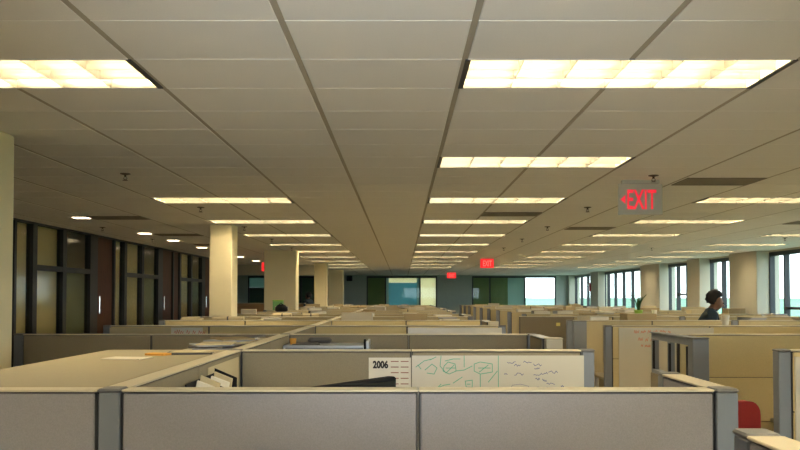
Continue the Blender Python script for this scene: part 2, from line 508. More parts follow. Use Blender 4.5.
# ------------------------------------------------------------------ glazed office front on the left
DN = [0]
def office_module(yb, wide_wood=False):
    # door
    DN[0] += 1
    d = struct(link('door_%d' % DN[0], None))
    obj('door_leaf', MB().cbox(X_OFF + .015, X_OFF + .06, yb + .04, yb + .82, 0, 2.70, .004), 'wood', d)
    h = obj('handle', MB().tube([(X_OFF + .11, yb + .10, 1.36), (X_OFF + .11, yb + .10, 1.66)], .013, 8)
            .tube([(X_OFF + .055, yb + .10, 1.42), (X_OFF + .115, yb + .10, 1.42)], .009, 6)
            .tube([(X_OFF + .055, yb + .10, 1.60), (X_OFF + .115, yb + .10, 1.60)], .009, 6), 'chrome', d)
    h['label'] = 'bright steel pull handle'
    if wide_wood:
        obj('door_leaf', MB().cbox(X_OFF + .015, X_OFF + .06, yb + .84, yb + 1.38, 0, 2.70, .004), 'wood', d)
    WN[0] += 1
    w = struct(link('window_%d' % WN[0], None))
    fr = MB()
    y0 = yb + .86
    posts = [(yb - .02, yb + .03), (yb + .83, yb + .9), (yb + 1.38, yb + 1.52), (yb + 2.40, yb + 2.54), (yb + 3.5, yb + 3.78)]
    for p in posts: fr.box(X_OFF, X_OFF + .10, p[0], p[1], 0, CEIL - .003)
    fr.box(X_OFF + .001, X_OFF + .099, yb, yb + 3.78, 2.70, CEIL - .004)
    fr.box(X_OFF + .002, X_OFF + .098, yb + .86, yb + 3.6, 0, .12)
    obj('frame', fr, 'office_frame', w)
    obj('transom', MB().box(X_OFF + .003, X_OFF + .097, yb + 1.5, yb + 3.55, 2.04, 2.12), 'office_frame', w)
    if not wide_wood:
        obj('pane', MB().box(X_OFF + .045, X_OFF + .055, yb + .9, yb + 1.38, .12, 2.7), 'office_glass', w)
        obj('roller_blind', MB().box(X_OFF - .012, X_OFF - .006, yb + .88, yb + 1.40, .12, 2.7), 'blind_cream', w)
    for (a, b, m) in ((1.52, 2.40, 'blind_cream'), (2.54, 3.5, 'blind_green')):
        obj('pane', MB().box(X_OFF + .045, X_OFF + .055, yb + a, yb + b, .12, 2.04), 'office_glass', w)
        obj('transom_pane', MB().box(X_OFF + .045, X_OFF + .055, yb + a, yb + b, 2.12, 2.7), 'office_glass', w)
        obj('roller_blind', MB().box(X_OFF - .012, X_OFF - .006, yb + a - .02, yb + b + .02, .12, 2.06 if m == 'blind_green' else 2.7), m, w)
for k, yb in enumerate((2.5, 6.3, 10.1, 13.9, 17.7, 21.5)):
    office_module(yb, wide_wood=(k in (4,)))
struct(obj('wall_office_end', MB().box(XW_L, X_OFF + .1, 25.28, 25.4, 0, CEIL - .002), 'office_wall'))
struct(obj('wall_office_start', MB().box(XW_L, X_OFF + .1, 2.36, 2.47, 0, CEIL - .002), 'office_wall'))
for y in (10.0, 13.8, 17.6, 21.4):
    struct(obj('wall_office_partition', MB().box(XW_L, X_OFF - .05, y - .06, y + .04, 0, CEIL - .002), 'office_wall'))

# ------------------------------------------------------------------ square columns
def column(x0, x1, y0, y1, label):
    o = thing('column', label, 'column', ((x0+x1)/2, (y0+y1)/2, 0), group='row of square columns')
    w, d = (x1-x0)/2, (y1-y0)/2
    obj('shaft', MB().cbox(-w, w, -d, d, 0, CEIL - .002, .012), 'column_paint', o)
    obj('base_trim', MB().cbox(-w-.008, w+.008, -d-.008, d+.008, .0, .1, .004), 'frame_dark', o)
column(-3.2, -2.60, 4.75, 5.35, 'wide cream column beside the storage cabinets, nearest the glazed office doors')
column(-2.87, -2.53, 11.9, 12.3, 'slim cream column behind the red lettered card on the partition')
column(-3.2, -2.46, 18.55, 19.05, 'broad cream column with the green box in front of it')
column(-2.78, -2.38, 25.3, 25.7, 'slim pale column just left of another column near the far windows')
column(-2.95, -2.36, 32.0, 32.5, 'cream column beside the black wall speaker at the far wall')

# ------------------------------------------------------------------ ceiling fittings
TL, TWD = GX * 2 - .056, GY - .014          # troffer length and width
def make_troffer():
    t = thing('ceiling_light', 'recessed fluorescent ceiling light with louvred cells', 'ceiling light', (0, 0, CEIL))
    w, d, h = TL/2, TWD/2, .13
    pan = MB()
    pan.quad([(-w, -d, h), (-w, d, h), (w, d, h), (w, -d, h)])
    pan.quad([(-w, -d, 0), (-w, -d, h), (w, -d, h), (w, -d, 0)])
    pan.quad([(-w, d, 0), (w, d, 0), (w, d, h), (-w, d, h)])
    pan.quad([(-w, -d, 0), (-w, d, 0), (-w, d, h), (-w, -d, h)])
    pan.quad([(w, -d, 0), (w, -d, h), (w, d, h), (w, d, 0)])
    obj('housing', pan, 'troffer_pan', t)
    for s in (-1, 1):
        a, b = sorted((s*(w+.001), s*(w+.026)))
        obj('end_trim', MB().box(a, b, -d, d, -.004, .05), 'troffer_edge', t)
    for s in (-1, 1):
        a, b = sorted((s*(d+.0005), s*(d+.005)))
        obj('side_trim', MB().box(-w, w, a, b, -.003, .05), 'post_metal', t)
    for k in (-1, 0, 1):
        obj('lamp_tube', MB().tube([(-w+.03, k*TWD/3, .092), (w-.03, k*TWD/3, .092)], .0135, 8), 'tube', t, smooth=True)
    for s in (-1, 1):
        a, b = sorted((s*(d-.001), s*(d-.004)))
        obj('side_reflector', MB().box(-w, w, a, b, 0, .068), 'louver', t)
    # louvre blades: wedge shaped, thick at the top (6 x 3 cells)
    bl = MB()
    prof = [(-.0015, .0), (.0015, .0), (.003, .028), (.009, .068), (-.009, .068), (-.003, .028)]
    for s in (-1, 1):
        m = MB()
        poly = [(y + s*TWD/6, z) for y, z in prof]
        n = len(poly)
        m.v += [(-w, y, z) for y, z in poly] + [(w, y, z) for y, z in poly]
        for i in range(n):
            j = (i+1) % n
            m.f.append((i, j, n+j, n+i))
        obj('long_blade', m, 'louver', t)
    for k in range(1, 6):
        x = -w + k*TL/6
        m = MB().xz_prism([(px + x, z) for px, z in prof], -d, d)
        obj('cross_blade', m, 'louver', t)
    return t
proto = make_troffer()
first = True
for (ci, rj) in troffers:
    o = proto if first else copy_tree(proto)
    first = False
    x = GX0 + GX*(ci + 1); y = GY0 + GY*(rj + .5)
    o.location = (x, y, CEIL)
    if ci == 0 and rj == 0:
        o['label'] = 'wide louvred ceiling light, largest in view, nearest above the exit sign aisle'
    elif ci == 0 and rj == 5:
        o['label'] = 'louvred ceiling light one row beyond the largest one, nearer the exit sign'
    elif ci == -4 and rj == 0:
        o['label'] = 'louvred ceiling light cut off by the picture edge, above the storage cabinets'
    elif ci == -4:
        o['label'] = 'ceiling light %s in the run beside the square columns' % ('just overhead' if rj < 0 else ORD[rj//5 - 1 if rj > 5 else 0]); o['group'] = 'ceiling lights beside the columns'
    elif ci == 0:
        o['label'] = 'ceiling light, %s of its run beyond the largest one' % ORD[rj//5 - 1] if rj > 0 else 'ceiling light overhead of the photographer in the middle run'; o['group'] = 'ceiling lights over the middle workstations'
    elif ci == 4:
        o['label'] = 'ceiling light, %s in the run passing beyond the lettered exit sign' % (ORD[rj//5] if rj >= 0 else 'overhead'); o['group'] = 'ceiling lights over the workstations by the windows'
    else:
        o['label'] = 'ceiling light, %s in the run along the window wall piers' % (ORD[rj//5] if rj >= 0 else 'overhead'); o['group'] = 'ceiling lights along the window wall'

# small downlights over the corridor
for i, y in enumerate((10.9, 13.6, 15.3, 17.5, 19.6, 21.6, 24.0)):
    t = thing('downlight', 'small square recessed lamp above the corridor of glazed offices', 'ceiling lamp', (-4.38, y, CEIL), group='corridor downlights')
    obj('trim_ring', MB().box(-.13, .13, -.13, -.10, -.006, .004).box(-.13, .13, .10, .13, -.006, .004).box(-.13, -.10, -.10, .10, -.006, .004).box(.10, .13, -.10, .10, -.006, .004), 'plastic_white', t)
    obj('lens', MB().box(-.10, .10, -.10, .10, -.004, -.001), 'downlight', t)

# slotted air vents
def vent(x0, x1, y, d, label, group=None):
    t = thing('ceiling_vent', label, 'vent', ((x0+x1)/2, y, CEIL), group=group)
    w = (x1-x0)/2
    obj('vent_frame', MB().box(-w, w, 0, .02, -.008, .0).box(-w, w, d-.02, d, -.008, 0).box(-w, -w+.02, .02, d-.02, -.008, 0).box(w-.02, w, .02, d-.02, -.008, 0), 'vent', t)
    n = 5
    for k in range(n):
        yy = .03 + (d - .06) * (k + .5) / n
        m = MB(); m.quad([(-w+.02, yy-.03, -.001), (w-.02, yy-.03, -.001), (w-.02, yy+.012, -.008), (-w+.02, yy+.012, -.008)])
        obj('vane', m, 'vent', t)
vent(2.60, 3.32, 7.25, .45, 'brown slotted ceiling vent just beyond the lettered exit sign')
vent(1.05, 1.79, 10.2, .46, 'brown slotted ceiling vent between the middle ceiling lights')
vent(2.60, 3.32, 12.35, .46, 'brown slotted ceiling vent in the run by the windows', 'far ceiling vents')
vent(5.65, 6.37, 11.4, .46, 'brown slotted ceiling vent in the run by the windows', 'far ceiling vents')
vent(-4.27, -3.50, 10.7, .42, 'brown slotted ceiling vent beside the first corridor downlight', 'corridor vents')
vent(-4.27, -3.50, 13.7, .42, 'brown slotted ceiling vent beside the second corridor downlight', 'corridor vents')
vent(-4.27, -3.50, 16.3, .42, 'brown slotted ceiling vent beside the fourth corridor downlight', 'corridor vents')

# sprinklers
def sprinkler(x, y, label, group):
    t = thing('sprinkler', label, 'sprinkler', (x, y, CEIL), group=group)
    obj('escutcheon', MB().lathe([(.045, 0), (.045, -.006), (.02, -.012), (.012, -.014)], 12), 'sprinkler', t)
    obj('frame_arms', MB().tube([(0, 0, -.012), (0, 0, -.03)], .010, 6).tube([(-.012, 0, -.03), (-.016, 0, -.045), (0, 0, -.058)], .004, 5).tube([(.012, 0, -.03), (.016, 0, -.045), (0, 0, -.058)], .004, 5), 'sprinkler', t)
    obj('deflector', MB().lathe([(.004, -.056), (.024, -.058), (.024, -.061), (.004, -.063)], 12), 'sprinkler', t)
for y in (7.0, 9.63, 12.3, 14.9, 17.6): sprinkler(-2.43, y, 'dark fire sprinkler hanging from ceiling near the square columns', 'sprinklers by the columns')
for y in (7.1, 9.63, 12.3, 14.9, 17.6): sprinkler(2.24, y, 'dark fire sprinkler hanging from ceiling along the exit signs', 'sprinklers along the exit signs')
for y in (12.4, 14.9): sprinkler(-4.65, y, 'dark fire sprinkler over the office corridor', 'corridor sprinklers')
sprinkler(7.0, 14.6, 'dark fire sprinkler by the window wall', 'sprinklers by the window wall')
sprinkler(5.5, 17.6, 'dark fire sprinkler by the window wall', 'sprinklers by the window wall')

# exit signs
def exit_sign(x, y, w, h, label, plate, letters, arrow=True):
    t = thing('exit_sign', label, 'exit sign', (x, y, CEIL))
    obj('canopy', MB().cbox(-w*.42, w*.42, -.03, .03, -.035, -.001, .004), 'acrylic', t)
    p = obj('plate', MB().cbox(-w/2, w/2, -.006, .006, -.037 - h, -.036, .002), plate, t)
    lh = h * .64
    me = text_mesh('EXIT', letters, lh, 1.0, .018)
    xs = [v.co.x for v in me.vertices]; k = (w * .66) / (max(xs) - min(xs))
    for v in me.vertices: v.co.x *= k
    link('lettering', me, p, (-w*.30, -.0065, -.037 - h*.5 - lh*.5))
    if arrow:
        c = -.037 - h*.5
        obj('arrow', MB().quad([(-w*.45, -.0075, c), (-w*.34, -.0075, c - h*.15), (-w*.34, -.0075, c + h*.15)]), letters, p)
exit_sign(2.21, 7.4, .41, .285, 'pale exit sign with red EXIT letters and arrow, hanging from ceiling', 'acrylic', 'exit_letter')
exit_sign(2.34, 22.0, .37, .25, 'all red lit exit sign hanging before the dark pier between far windows', 'exit_red', 'exit_pale', False)
exit_sign(2.14, 34.6, .39, .24, 'small red exit sign directly over the wall between two far windows', 'exit_red', 'exit_pale', False)
sg = thing('exit_sign', 'red exit sign seen edge-on beside the broad cream column', 'exit sign', (-3.35, 19.4, CEIL))
obj('stem', MB().tube([(0, 0, -.001), (0, 0, -.25)], .012, 6), 'acrylic', sg)
obj('plate', MB().cbox(-.035, .035, -.13, .13, -.46, -.25, .004), 'exit_red', sg)

# speaker and alarm on the walls
sp = thing('wall_speaker', 'small black speaker box high on the far wall', 'speaker', (-2.62, Y_F, 2.44))
obj('cabinet', MB().cbox(-.14, .14, -.20, -.03, 0, .27, .012), 'black', sp)
obj('bracket', MB().box(-.03, .03, -.04, -.001, .08, .2), 'black', sp)
obj('grille', MB().cbox(-.12, .12, -.208, -.2, .02, .25, .004), 'screen', sp)
al = thing('fire_alarm', 'red fire alarm box on the pier between windows', 'fire alarm', (X_PIER, 35.2, 1.9))
obj('backbox', MB().cbox(-.07, -.001, -.10, .10, 0, .36, .01), 'alarm_red', al)
obj('lens', MB().cbox(-.085, -.07, -.05, .05, .22, .32, .006), 'plastic_white', al)

# ------------------------------------------------------------------ cubicle system
PH, PT = 1.365, .072
def panel(x, y, w, rz=0.0, label=None, group=None, fab='fabric', tiles=4, open_top=False, h=PH, cap='panel_cap'):
    """one cubicle panel: starts at (x,y), runs w along local +x; fabric tiles on both faces"""
    t = thing('cubicle_panel', label, 'cubicle panel', (x, y, 0), rz, group)
    g = .004
    def fr():
        m = MB().box(.0004, w-.0004, -.026, .026, .0, .09)
        m.box(.0004, g+.03, -.026, .026, .09, h-.0105).box(w-g-.03, w-.0004, -.026, .026, .09, h-.0105)
        if open_top:
            m.box(g+.03, w-g-.03, -.026, .026, 1.0, 1.06).box(g+.03, w-g-.03, -.026, .026, h-.06, h-.0105)
            m.box(w*.42, w*.42+.05, -.02, .02, 1.06, h-.06)
            m.box(g+.03, w-g-.03, -.015, .015, .09, 1.0)
        else:
            m.box(g+.03, w-g-.03, -.02, .02, .09, h-.0105)
        return m.mesh('frame', 'panel_frame' if not open_top else 'post_metal')
    link('frame', shared(('fr', w, open_top, h), fr), t)
    link('top_cap', shared(('cap', w, cap, h), lambda: MB().cbox(0.0015, w-.0015, -PT/2-.003, PT/2+.003, h-.007, h, .002).mesh('top_cap', cap)), t)
    zs = [.05, .365, .70, 1.035, h-.010] if tiles == 4 else [.05, h-.010]
    for k in range(len(zs)-1):
        if open_top and k == 3: continue
        a, b = zs[k]+.002, zs[k+1]-.002
        me = shared(('ft', w, a, b, fab), lambda: MB().cbox(g+.002, w-g-.002, -PT/2, -.0265, a, b, .004).mesh('fabric_tile', fab))
        mb2 = shared(('fb', w, a, b, fab), lambda: MB().cbox(g+.002, w-g-.002, .0265, PT/2, a, b, .004).mesh('fabric_tile', fab))
        link('fabric_tile', me, t); link('fabric_tile', mb2, t)
    if open_top:
        for xx in (.05, w*.42+.06, w-.08):
            obj('slotted_standard', MB().box(xx, xx+.022, -.034, -.020, 1.07, h-.07), 'black_slot', t)
    return t
def post(x0, y0, label, group=None, wx=.072, wy=.072, m='post_metal', h=PH):
    """square connector post with a domed cap; x0,y0 its centre"""
    t = thing('panel_post', label, 'post', (x0, y0, 0), 0, group)
    link('shaft', shared(('ps', wx, wy, m, h), lambda: MB().cbox(-wx/2+.003, wx/2-.003, -wy/2, wy/2, 0, h-.010, .004).mesh('shaft', m)), t)
    def cp():
        return MB().cbox(-wx/2, wx/2, -wy/2-.003, wy/2+.003, h-.0095, h+.003, .005).mesh('post_cap', 'post_cap' if m == 'post_metal' else m)
    link('post_cap', shared(('pc', wx, wy, m, h), cp), t)
    return t

ROW = [2.5 + 1.83*k for k in range(20)]
XS = -.90                                   # spine of the middle block
# --- front row (behind it stands the photographer)
panel(-2.768, ROW[0], .914, label='grey cubicle panel out at the far end of the front partition', fab='fabric_flash_tint')
panel(-1.852, ROW[0], .914, label='grey fabric cubicle panel with storage cabinet top rising directly behind it', fab='fabric_flash_tint')
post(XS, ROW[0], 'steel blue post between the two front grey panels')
panel(XS+.038, ROW[0], .911, label='front grey cubicle panel between steel post and centre seam', fab='fabric_flash_tint')
panel(XS+.951, ROW[0], .909, label='front grey cubicle panel ending at the rounded corner post', fab='fabric_flash_tint')
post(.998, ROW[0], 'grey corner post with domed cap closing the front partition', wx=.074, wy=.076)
panel(.998, ROW[0]+.043, .42, R(90), label='short return panel behind the front corner post', fab='fabric_flash_tint')
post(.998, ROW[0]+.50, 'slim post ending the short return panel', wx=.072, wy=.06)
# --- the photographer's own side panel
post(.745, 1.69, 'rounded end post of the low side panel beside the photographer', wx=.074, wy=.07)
panel(.745, .10, 1.55, R(90), label='side panel running away beside the photographer, cap lit along its edge', fab='fabric_flash_tint')

# --- spine panels
for k in range(0, 14):
    far = k > 3
    for s in range(2):
        if k == 0: lab = 'spine panel beside the black desk sorter, ' + ('next to the front steel post' if s == 0 else 'carrying the plain cream facing')
        elif k == 1: lab = 'spine panel beside the grey wall shelf, ' + ('its near half' if s == 0 else 'its far half')
        else: lab = '%s half of the spine behind the %s middle partition, counted from the front grey one' % (('near', 'far')[s], ORD[k])
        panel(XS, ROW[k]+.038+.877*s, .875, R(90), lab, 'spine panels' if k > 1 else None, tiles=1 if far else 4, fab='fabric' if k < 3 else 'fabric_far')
# --- cross rows of the middle block
for k in range(1, 15):
    y = ROW[k]; far = k > 4
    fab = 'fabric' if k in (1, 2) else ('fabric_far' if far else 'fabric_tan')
    g = 'distant cross panels of the middle workstations' if k > 4 else None
    where = {1: 'carrying the scribbled whiteboard', 2: 'one partition behind the whiteboard', 3: 'two partitions behind the whiteboard', 4: 'three partitions behind the whiteboard'}.get(k)
    L = lambda s: ('%s panel of the %s middle partition, counted from the front grey one' % ({'l0': 'corridor end', 'l1': 'corridor side inner', 'r0': 'aisle side inner', 'r1': 'aisle end'}[s], ORD[k]) if far else {
        'l0': 'tan cubicle panel at the corridor end of the partition %s' % where,
        'l1': 'tan cubicle panel between corridor end and spine, partition %s' % where,
        'r0': 'tan cubicle panel next to the spine post, partition %s' % where if k > 1 else 'tan cubicle panel holding the 2006 planner',
        'r1': 'tan cubicle panel at the aisle end of the partition %s' % where if k > 1 else 'cubicle panel behind the scribbled whiteboard'}[s])
    n = 1 if far else 4
    if k == 9:
        panel(-1.917, y, .978, 0, L('l1'), g, fab=fab, tiles=n)
    elif k > 1:
        post(-2.935, y, 'grey corridor end post of the %s middle partition from the front' % ORD[k], 'corridor end posts')
        panel(-2.897, y, .978, 0, L('l0'), g, fab=fab, tiles=n)
        panel(-1.917, y, .978, 0, L('l1'), g, fab=fab, tiles=n)
    post(XS, y, 'grey spine post of the %s middle partition from the front' % ORD[k], 'spine posts')
    panel(XS+.038, y, .911, 0, L('r0'), g, fab=fab, tiles=n)
    panel(XS+.951, y, .909, 0, L('r1'), g, fab=fab, tiles=n)
    post(.998, y, 'grey aisle end post of the %s middle partition from the front' % ORD[k], 'aisle end posts')
    if k in (2, 4, 6, 8, 10):
        panel(1.01, y - .55, .50, R(90), 'short grey return panel at the aisle end of the partition behind the whiteboard' if k == 2 else 'short return panel at the aisle end of the %s middle partition' % ORD[k], 'aisle returns' if k > 2 else None, fab='fabric', tiles=n, cap='steel')
        post(1.05, y - .60, 'tan boxed post ending the return of the %s middle partition' % ORD[k], 'boxed return posts', wx=.12, wy=.08, m='cabinet')
# --- right hand block
XR = 2.05
XC = 4.07
for k in range(1, 15):
    y = ROW[k]; far = k > 3
    n = 1 if far else 4
    g = 'distant panels of the workstations by the windows' if far else None
    where = {1: 'nearest the red chair', 2: 'behind the red chair', 3: 'carrying the red lettered whiteboard'}.get(k)
    if k != 2: post(XR, y, 'grey aisle post of the %s window side partition' % ORD[k-1], 'window side aisle posts')
    for q, x in enumerate([XR+.038, XR+.038+.97, XC+.038, XC+.038+.97]):
        w = .968
        if k == 2 and q == 0: x, w = XR+.068, .938
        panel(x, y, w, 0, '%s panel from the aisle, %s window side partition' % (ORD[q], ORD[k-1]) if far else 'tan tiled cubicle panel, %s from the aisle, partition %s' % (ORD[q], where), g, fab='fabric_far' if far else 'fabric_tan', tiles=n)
    post(XC, y, 'grey spine post of the %s window side partition' % ORD[k-1], 'window side spine posts')
    if k < 14 and k not in (1, 3, 4):
        for s_ in range(2):
            panel(XC, ROW[k]+.039+.876*s_, .874, R(90), '%s half of the spine behind the %s window side partition' % (('near', 'far')[s_], ORD[k-1]), 'window side spine panels', tiles=1 if far else 4, fab='fabric_tan')
# open skeleton return with exposed slotted uprights beside the aisle
panel(XR, ROW[2]-.52, .86, R(90), 'open panel frame with bare slotted uprights beside the aisle', tiles=4, open_top=True, cap='post_metal') if False else None
t = panel(XR+.02, ROW[2]+.41, .90, R(-90), 'open panel frame with bare slotted uprights beside the aisle', tiles=4, open_top=True, cap='post_metal')
post(XR+.02, ROW[2]-.56, 'boxed grey end post of the open panel frame', wx=.12, wy=.10)
post(XR+.06, ROW[4]-.3, 'slotted grey post ahead of the distant window side panels', wx=.16, wy=.08)
# brown panel closing the aisle, with a yellow note
panel(1.62, 11.05, .75, 0, 'dark brown panel closing the aisle, with a yellow note', fab='fabric_brown', tiles=1, h=1.385)
nt_ = tag(obj('sticky_note', MB().box(0, .055, -.002, 0, 0, .045), 'note_yellow', None, (2.12, 11.05-PT/2-.001, 1.25)), 'small yellow note stuck on the dark brown panel', 'note')

# --- tall storage cabinets back of the spine, with one long top
for s in range(2):
    c = thing('storage_cabinet', 'tall beige storage cabinet, %s, under the long flat top' % ('behind the front grey panel' if s == 0 else 'farther from the front grey panel'), 'cabinet', (-1.56, ROW[0]+.045+.875*s, 0))
    obj('body', MB().box(0, .615, .0, .872, .03, 1.335), 'cabinet', c)
    for q in range(2):
        d = obj('door', MB().cbox(-.018, -.001, .004+.435*q, .432+.435*q, .06, 1.33, .004), 'cabinet', c)
        yy = .40 if q == 0 else .47
        obj('handle', MB().tube([(-.03, yy, .7), (-.03, yy, .85)], .006, 6).tube([(-.03, yy, .72), (-.018, yy, .72)], .004, 5).tube([(-.03, yy, .83), (-.018, yy, .83)], .004, 5), 'steel', d)
    obj('plinth', MB().box(.02, .6, .01, .86, 0, .03), 'black', c)
tag(obj('cabinet_top', MB().cbox(-1.585, -.9385, ROW[0]+.040, ROW[1]+.0, 1.336, PH, .005), 'laminate'), 'long flat tan laminate top over the storage cabinets', 'worktop')

# --- overhead bins (flipper cabinets) hung on the panels
def bin_(x, y, w, d, z0, z1, label, group, rz=0.0):
    t = thing('overhead_bin', label, 'overhead bin', (x, y, z0), rz, group)
    h = z1 - z0
    link('body', shared(('bin', w, d, h), lambda: MB().cbox(0, w, 0, d, 0, h, .008).mesh('body', 'bin')), t)
    link('door', shared(('bind', w, d, h), lambda: MB().cbox(.01, w-.01, d, d+.018, .02, h-.03, .006).mesh('door', 'bin')), t)
bin_(-.9385, ROW[1]+.06, 1.70, .36, .92, 1.34, 'overhead bin on the corridor side of the spine, heaped with magazines', None, R(90))
for k in range(3, 14):
    for sd, x, w in (('aisle', -.86, 1.80), ('corridor', -2.88, 1.92)):
        if k in (5, 9) and x < -2: x, w = -2.42, 1.46
        bin_(x, ROW[k]+PT/2+.003, w, .36, .96, 1.355, 'closed beige overhead bin on the %s side of the %s middle partition' % (sd, ORD[k]), 'middle overhead bins')
    for sd, x in (('aisle', XR+.05), ('window', XC+.045)):
        if k == 4 and sd == 'aisle': w = 1.5
        bin_(x, ROW[k]+PT/2+.003, 1.90, .36, .96, 1.355, 'closed beige overhead bin on the %s side of the %s window side partition' % (sd, ORD[k-1]), 'window side overhead bins')

# --- desks
def desk(x0, x1, y0, y1, label):
    t = thing('desk', label, 'desk', (x0, y0, 0))
    obj('worktop', MB().cbox(0, x1-x0, 0, y1-y0, .70, .73, .006), 'laminate', t)
    for (px, py) in ((.06, .06), (x1-x0-.06, .06), (.06, y1-y0-.06), (x1-x0-.06, y1-y0-.06)):
        obj('leg', MB().tube([(px, py, 0), (px, py, .70)], .022, 8), 'steel', t)
desk(-.855, .95, ROW[0]+.9, ROW[1]-.045, 'tan desk below the whiteboard')
desk(-.855, .95, ROW[2]-.78, ROW[2]-.045, 'tan desk below the grey wall shelf')
desk(-2.5, -1.36, ROW[2]-.75, ROW[2]-.045, 'tan desk on the corridor side of the spine')
for k in range(3, 14):
    desk(-.80, .94, ROW[k]+1.05, ROW[k]+1.78, 'tan desk in the middle workstation behind the %s partition, aisle side' % ORD[k])
    if k not in (4, 8, 12): desk(-2.8, -1.0, ROW[k]+1.05, ROW[k]+1.78, 'tan desk in the middle workstation behind the %s partition, corridor side' % ORD[k])
    desk(2.3 if k != 4 else 2.45, 3.95, ROW[k]+1.05, ROW[k]+1.78, 'tan desk behind the %s window side partition, aisle side' % ORD[k-1])
    desk(4.2, 5.95, ROW[k]+1.05, ROW[k]+1.78, 'tan desk behind the %s window side partition, window side' % ORD[k-1])
desk(2.8, 3.95, ROW[2]-.75, ROW[2]-.045, 'tan desk beside the red chair')

# --- shelf with black sorter on the spine in the first cell
sh = thing('spine_shelf', 'low metal shelf on the spine under the black desk sorter', 'shelf', (XS+.042, ROW[0]+.25, 1.14))
obj('board', MB().cbox(0, .33, 0, 1.45, 0, .02, .004), 'steel', sh)
for yy in (.05, 1.38):
    obj('bracket', MB().xz_prism([(0, 0), (.28, 0), (0, -.16)], yy, yy+.01), 'steel', sh)
so = thing('desk_sorter', 'black desk sorter with cream folders leaning in it', 'desk organizer', (XS+.06, 3.10, 1.1605))
obj('tray', MB().box(0, .10, 0, .50, 0, .012), 'black', so)
for yy, hh in ((.0, .12), (.24, .15), (.495, .17)):
    obj('divider', MB().xz_prism([(.0, .012), (.10, .012), (.10, hh*.75), (.0, hh)], yy, yy+.006), 'black', so)
obj('back_plate', MB().box(.0, .006, .006, .495, .012, .15), 'black', so)
for i, (yy, hh, dy) in enumerate(((.03, .150, .12), (.12, .165, .09), (.27, .145, .12), (.37, .158, .08))):
    m = MB(); x0, x1 = .010, .088
    m.v += [(x0, yy, .014), (x1, yy, .014), (x1, yy+dy, hh*.8), (x0, yy+dy, hh), (x0, yy+.02, .014), (x1, yy+.02, .014), (x1, yy+dy+.02, hh*.8), (x0, yy+dy+.02, hh)]
    m.f += [(0,1,2,3), (7,6,5,4), (0,4,5,1), (1,5,6,2), (2,6,7,3), (3,7,4,0)]
    tag(link('file_folder', m.mesh('file_folder', 'paper_cream' if i % 2 else 'paper'), None, so.location), ('cream' if i % 2 else 'white') + ' folder leaning in the black desk sorter', 'folder', 'folders in the sorter')
tag(obj('cream_facing', MB().box(0, .002, 0, .66, 0, .43), 'paper_cream', None, (XS+.0385, 3.56, .905)), 'plain cream facing over the spine panel beside the whiteboard partition', 'sheet')  # thin cream facing that turns this stretch of the spine paler
bk = thing('bookend', 'small white bookend on the spine shelf', 'bookend', (XS+.10, 2.86, 1.1605))
obj('upright', MB().cbox(0, .10, 0, .006, 0, .165, .002), 'plastic_white', bk)
obj('foot', MB().cbox(0, .10, .006, .09, 0, .004, .001), 'plastic_white', bk)

# --- monitor seen over the front panel
mo = thing('monitor', 'black flat monitor edge showing above the front panel, before the 2006 planner', 'monitor', (-.19, 3.62, .731), 0)
a = R(55)
hd = obj('screen_housing', MB().cbox(-.26, .26, -.022, .022, .235, .575, .006), 'black', mo, (0.0, -.35, .0), a)
obj('screen', MB().box(-.245, .245, -.0235, -.0222, .25, .56), 'screen', hd)
obj('riser', MB().cbox(-.2, .2, -.14, .14, .0, .09, .006), 'black', mo, (0, -.05, 0))
obj('neck', MB().tube([(0, -.05, .09), (0, -.12, .30), (0, -.30, .36)], .022, 8), 'black', mo)

# --- 2006 planner
yP = ROW[1] - PT/2
pl = thing('planner', 'white 2006 planner sheet pinned left of the scribbled whiteboard', 'poster', (-.178, yP, .93))
sheet = obj('sheet', MB().box(0, .226, -.003, -.0005, 0, .395), 'paper', pl)
link('lettering', text_mesh('2006', 'ink_black', .043, .78, .05), sheet, (.022, -.0035, .337))
for r in range(9):
    for c in range(2):
        obj('entry_line', MB().box(.118+.053*c, .160+.053*c, -.0042, -.0032, .3725-.030*r, .3775-.030*r), 'ink_maroon', sheet)

# --- whiteboard with green and blue scribbles
def squiggle(x0, z0, w, h, n=10, jit=1.0, rnd=random):
    return [(x0 + w*i/n, z0 + (h/2) * math.sin(i*2.4 + rnd.random()*2) * jit) for i in range(n+1)]
wbd = thing('whiteboard', 'cream whiteboard scribbled in green and dark blue', 'whiteboard', (.053, yP, .745))
bd = obj('board', MB().box(0, .918, -.012, -.0005, 0, .592), 'white_board', wbd)
def stroke(pts, m, w=.0042, par=bd, nm='pen_mark', y=-.0125):
    obj(nm, ribbon(pts, w, y), m, par)
rn = random.Random(3)
Zt = .592
px2 = lambda px: (px - 412) * 4.29/800
pz2 = lambda py: Zt - (py - 351.6) * 4.29/800
P = lambda *q: [(px2(a), pz2(b)) for a, b in q]
S = []
for pts in [[(416,363),(424,357),(432,355)], [(418,361),(421,365)], [(425,366),(432,360),(437,364),(434,370),(427,369)], [(441,352),(440,362),(446,369)],
            [(445,357),(453,355),(460,355)], [(444,362),(448,358),(455,360),(456,367),(449,370),(443,367),(444,362)], [(446,364),(455,364)], [(446,369),(454,361)],
            [(455,367),(464,366),(472,362)], [(464,363),(464,352)], [(474,360),(480,358),(492,360),(492,368),(480,370),(474,367),(474,360)], [(478,364),(490,364)], [(479,368),(488,361)],
            [(480,370),(480,385)], [(488,378),(497,367)], [(498,352),(498,387)], [(437,384),(444,381),(450,380)], [(440,386),(437,384),(441,380)], [(453,379),(462,373)],
            [(465,377),(472,376),(472,383),(466,383),(465,377)], [(467,380),(470,380)], [(430,356),(436,353)], [(480,385),(490,386)]]:
    stroke(P(*pts), 'ink_green')
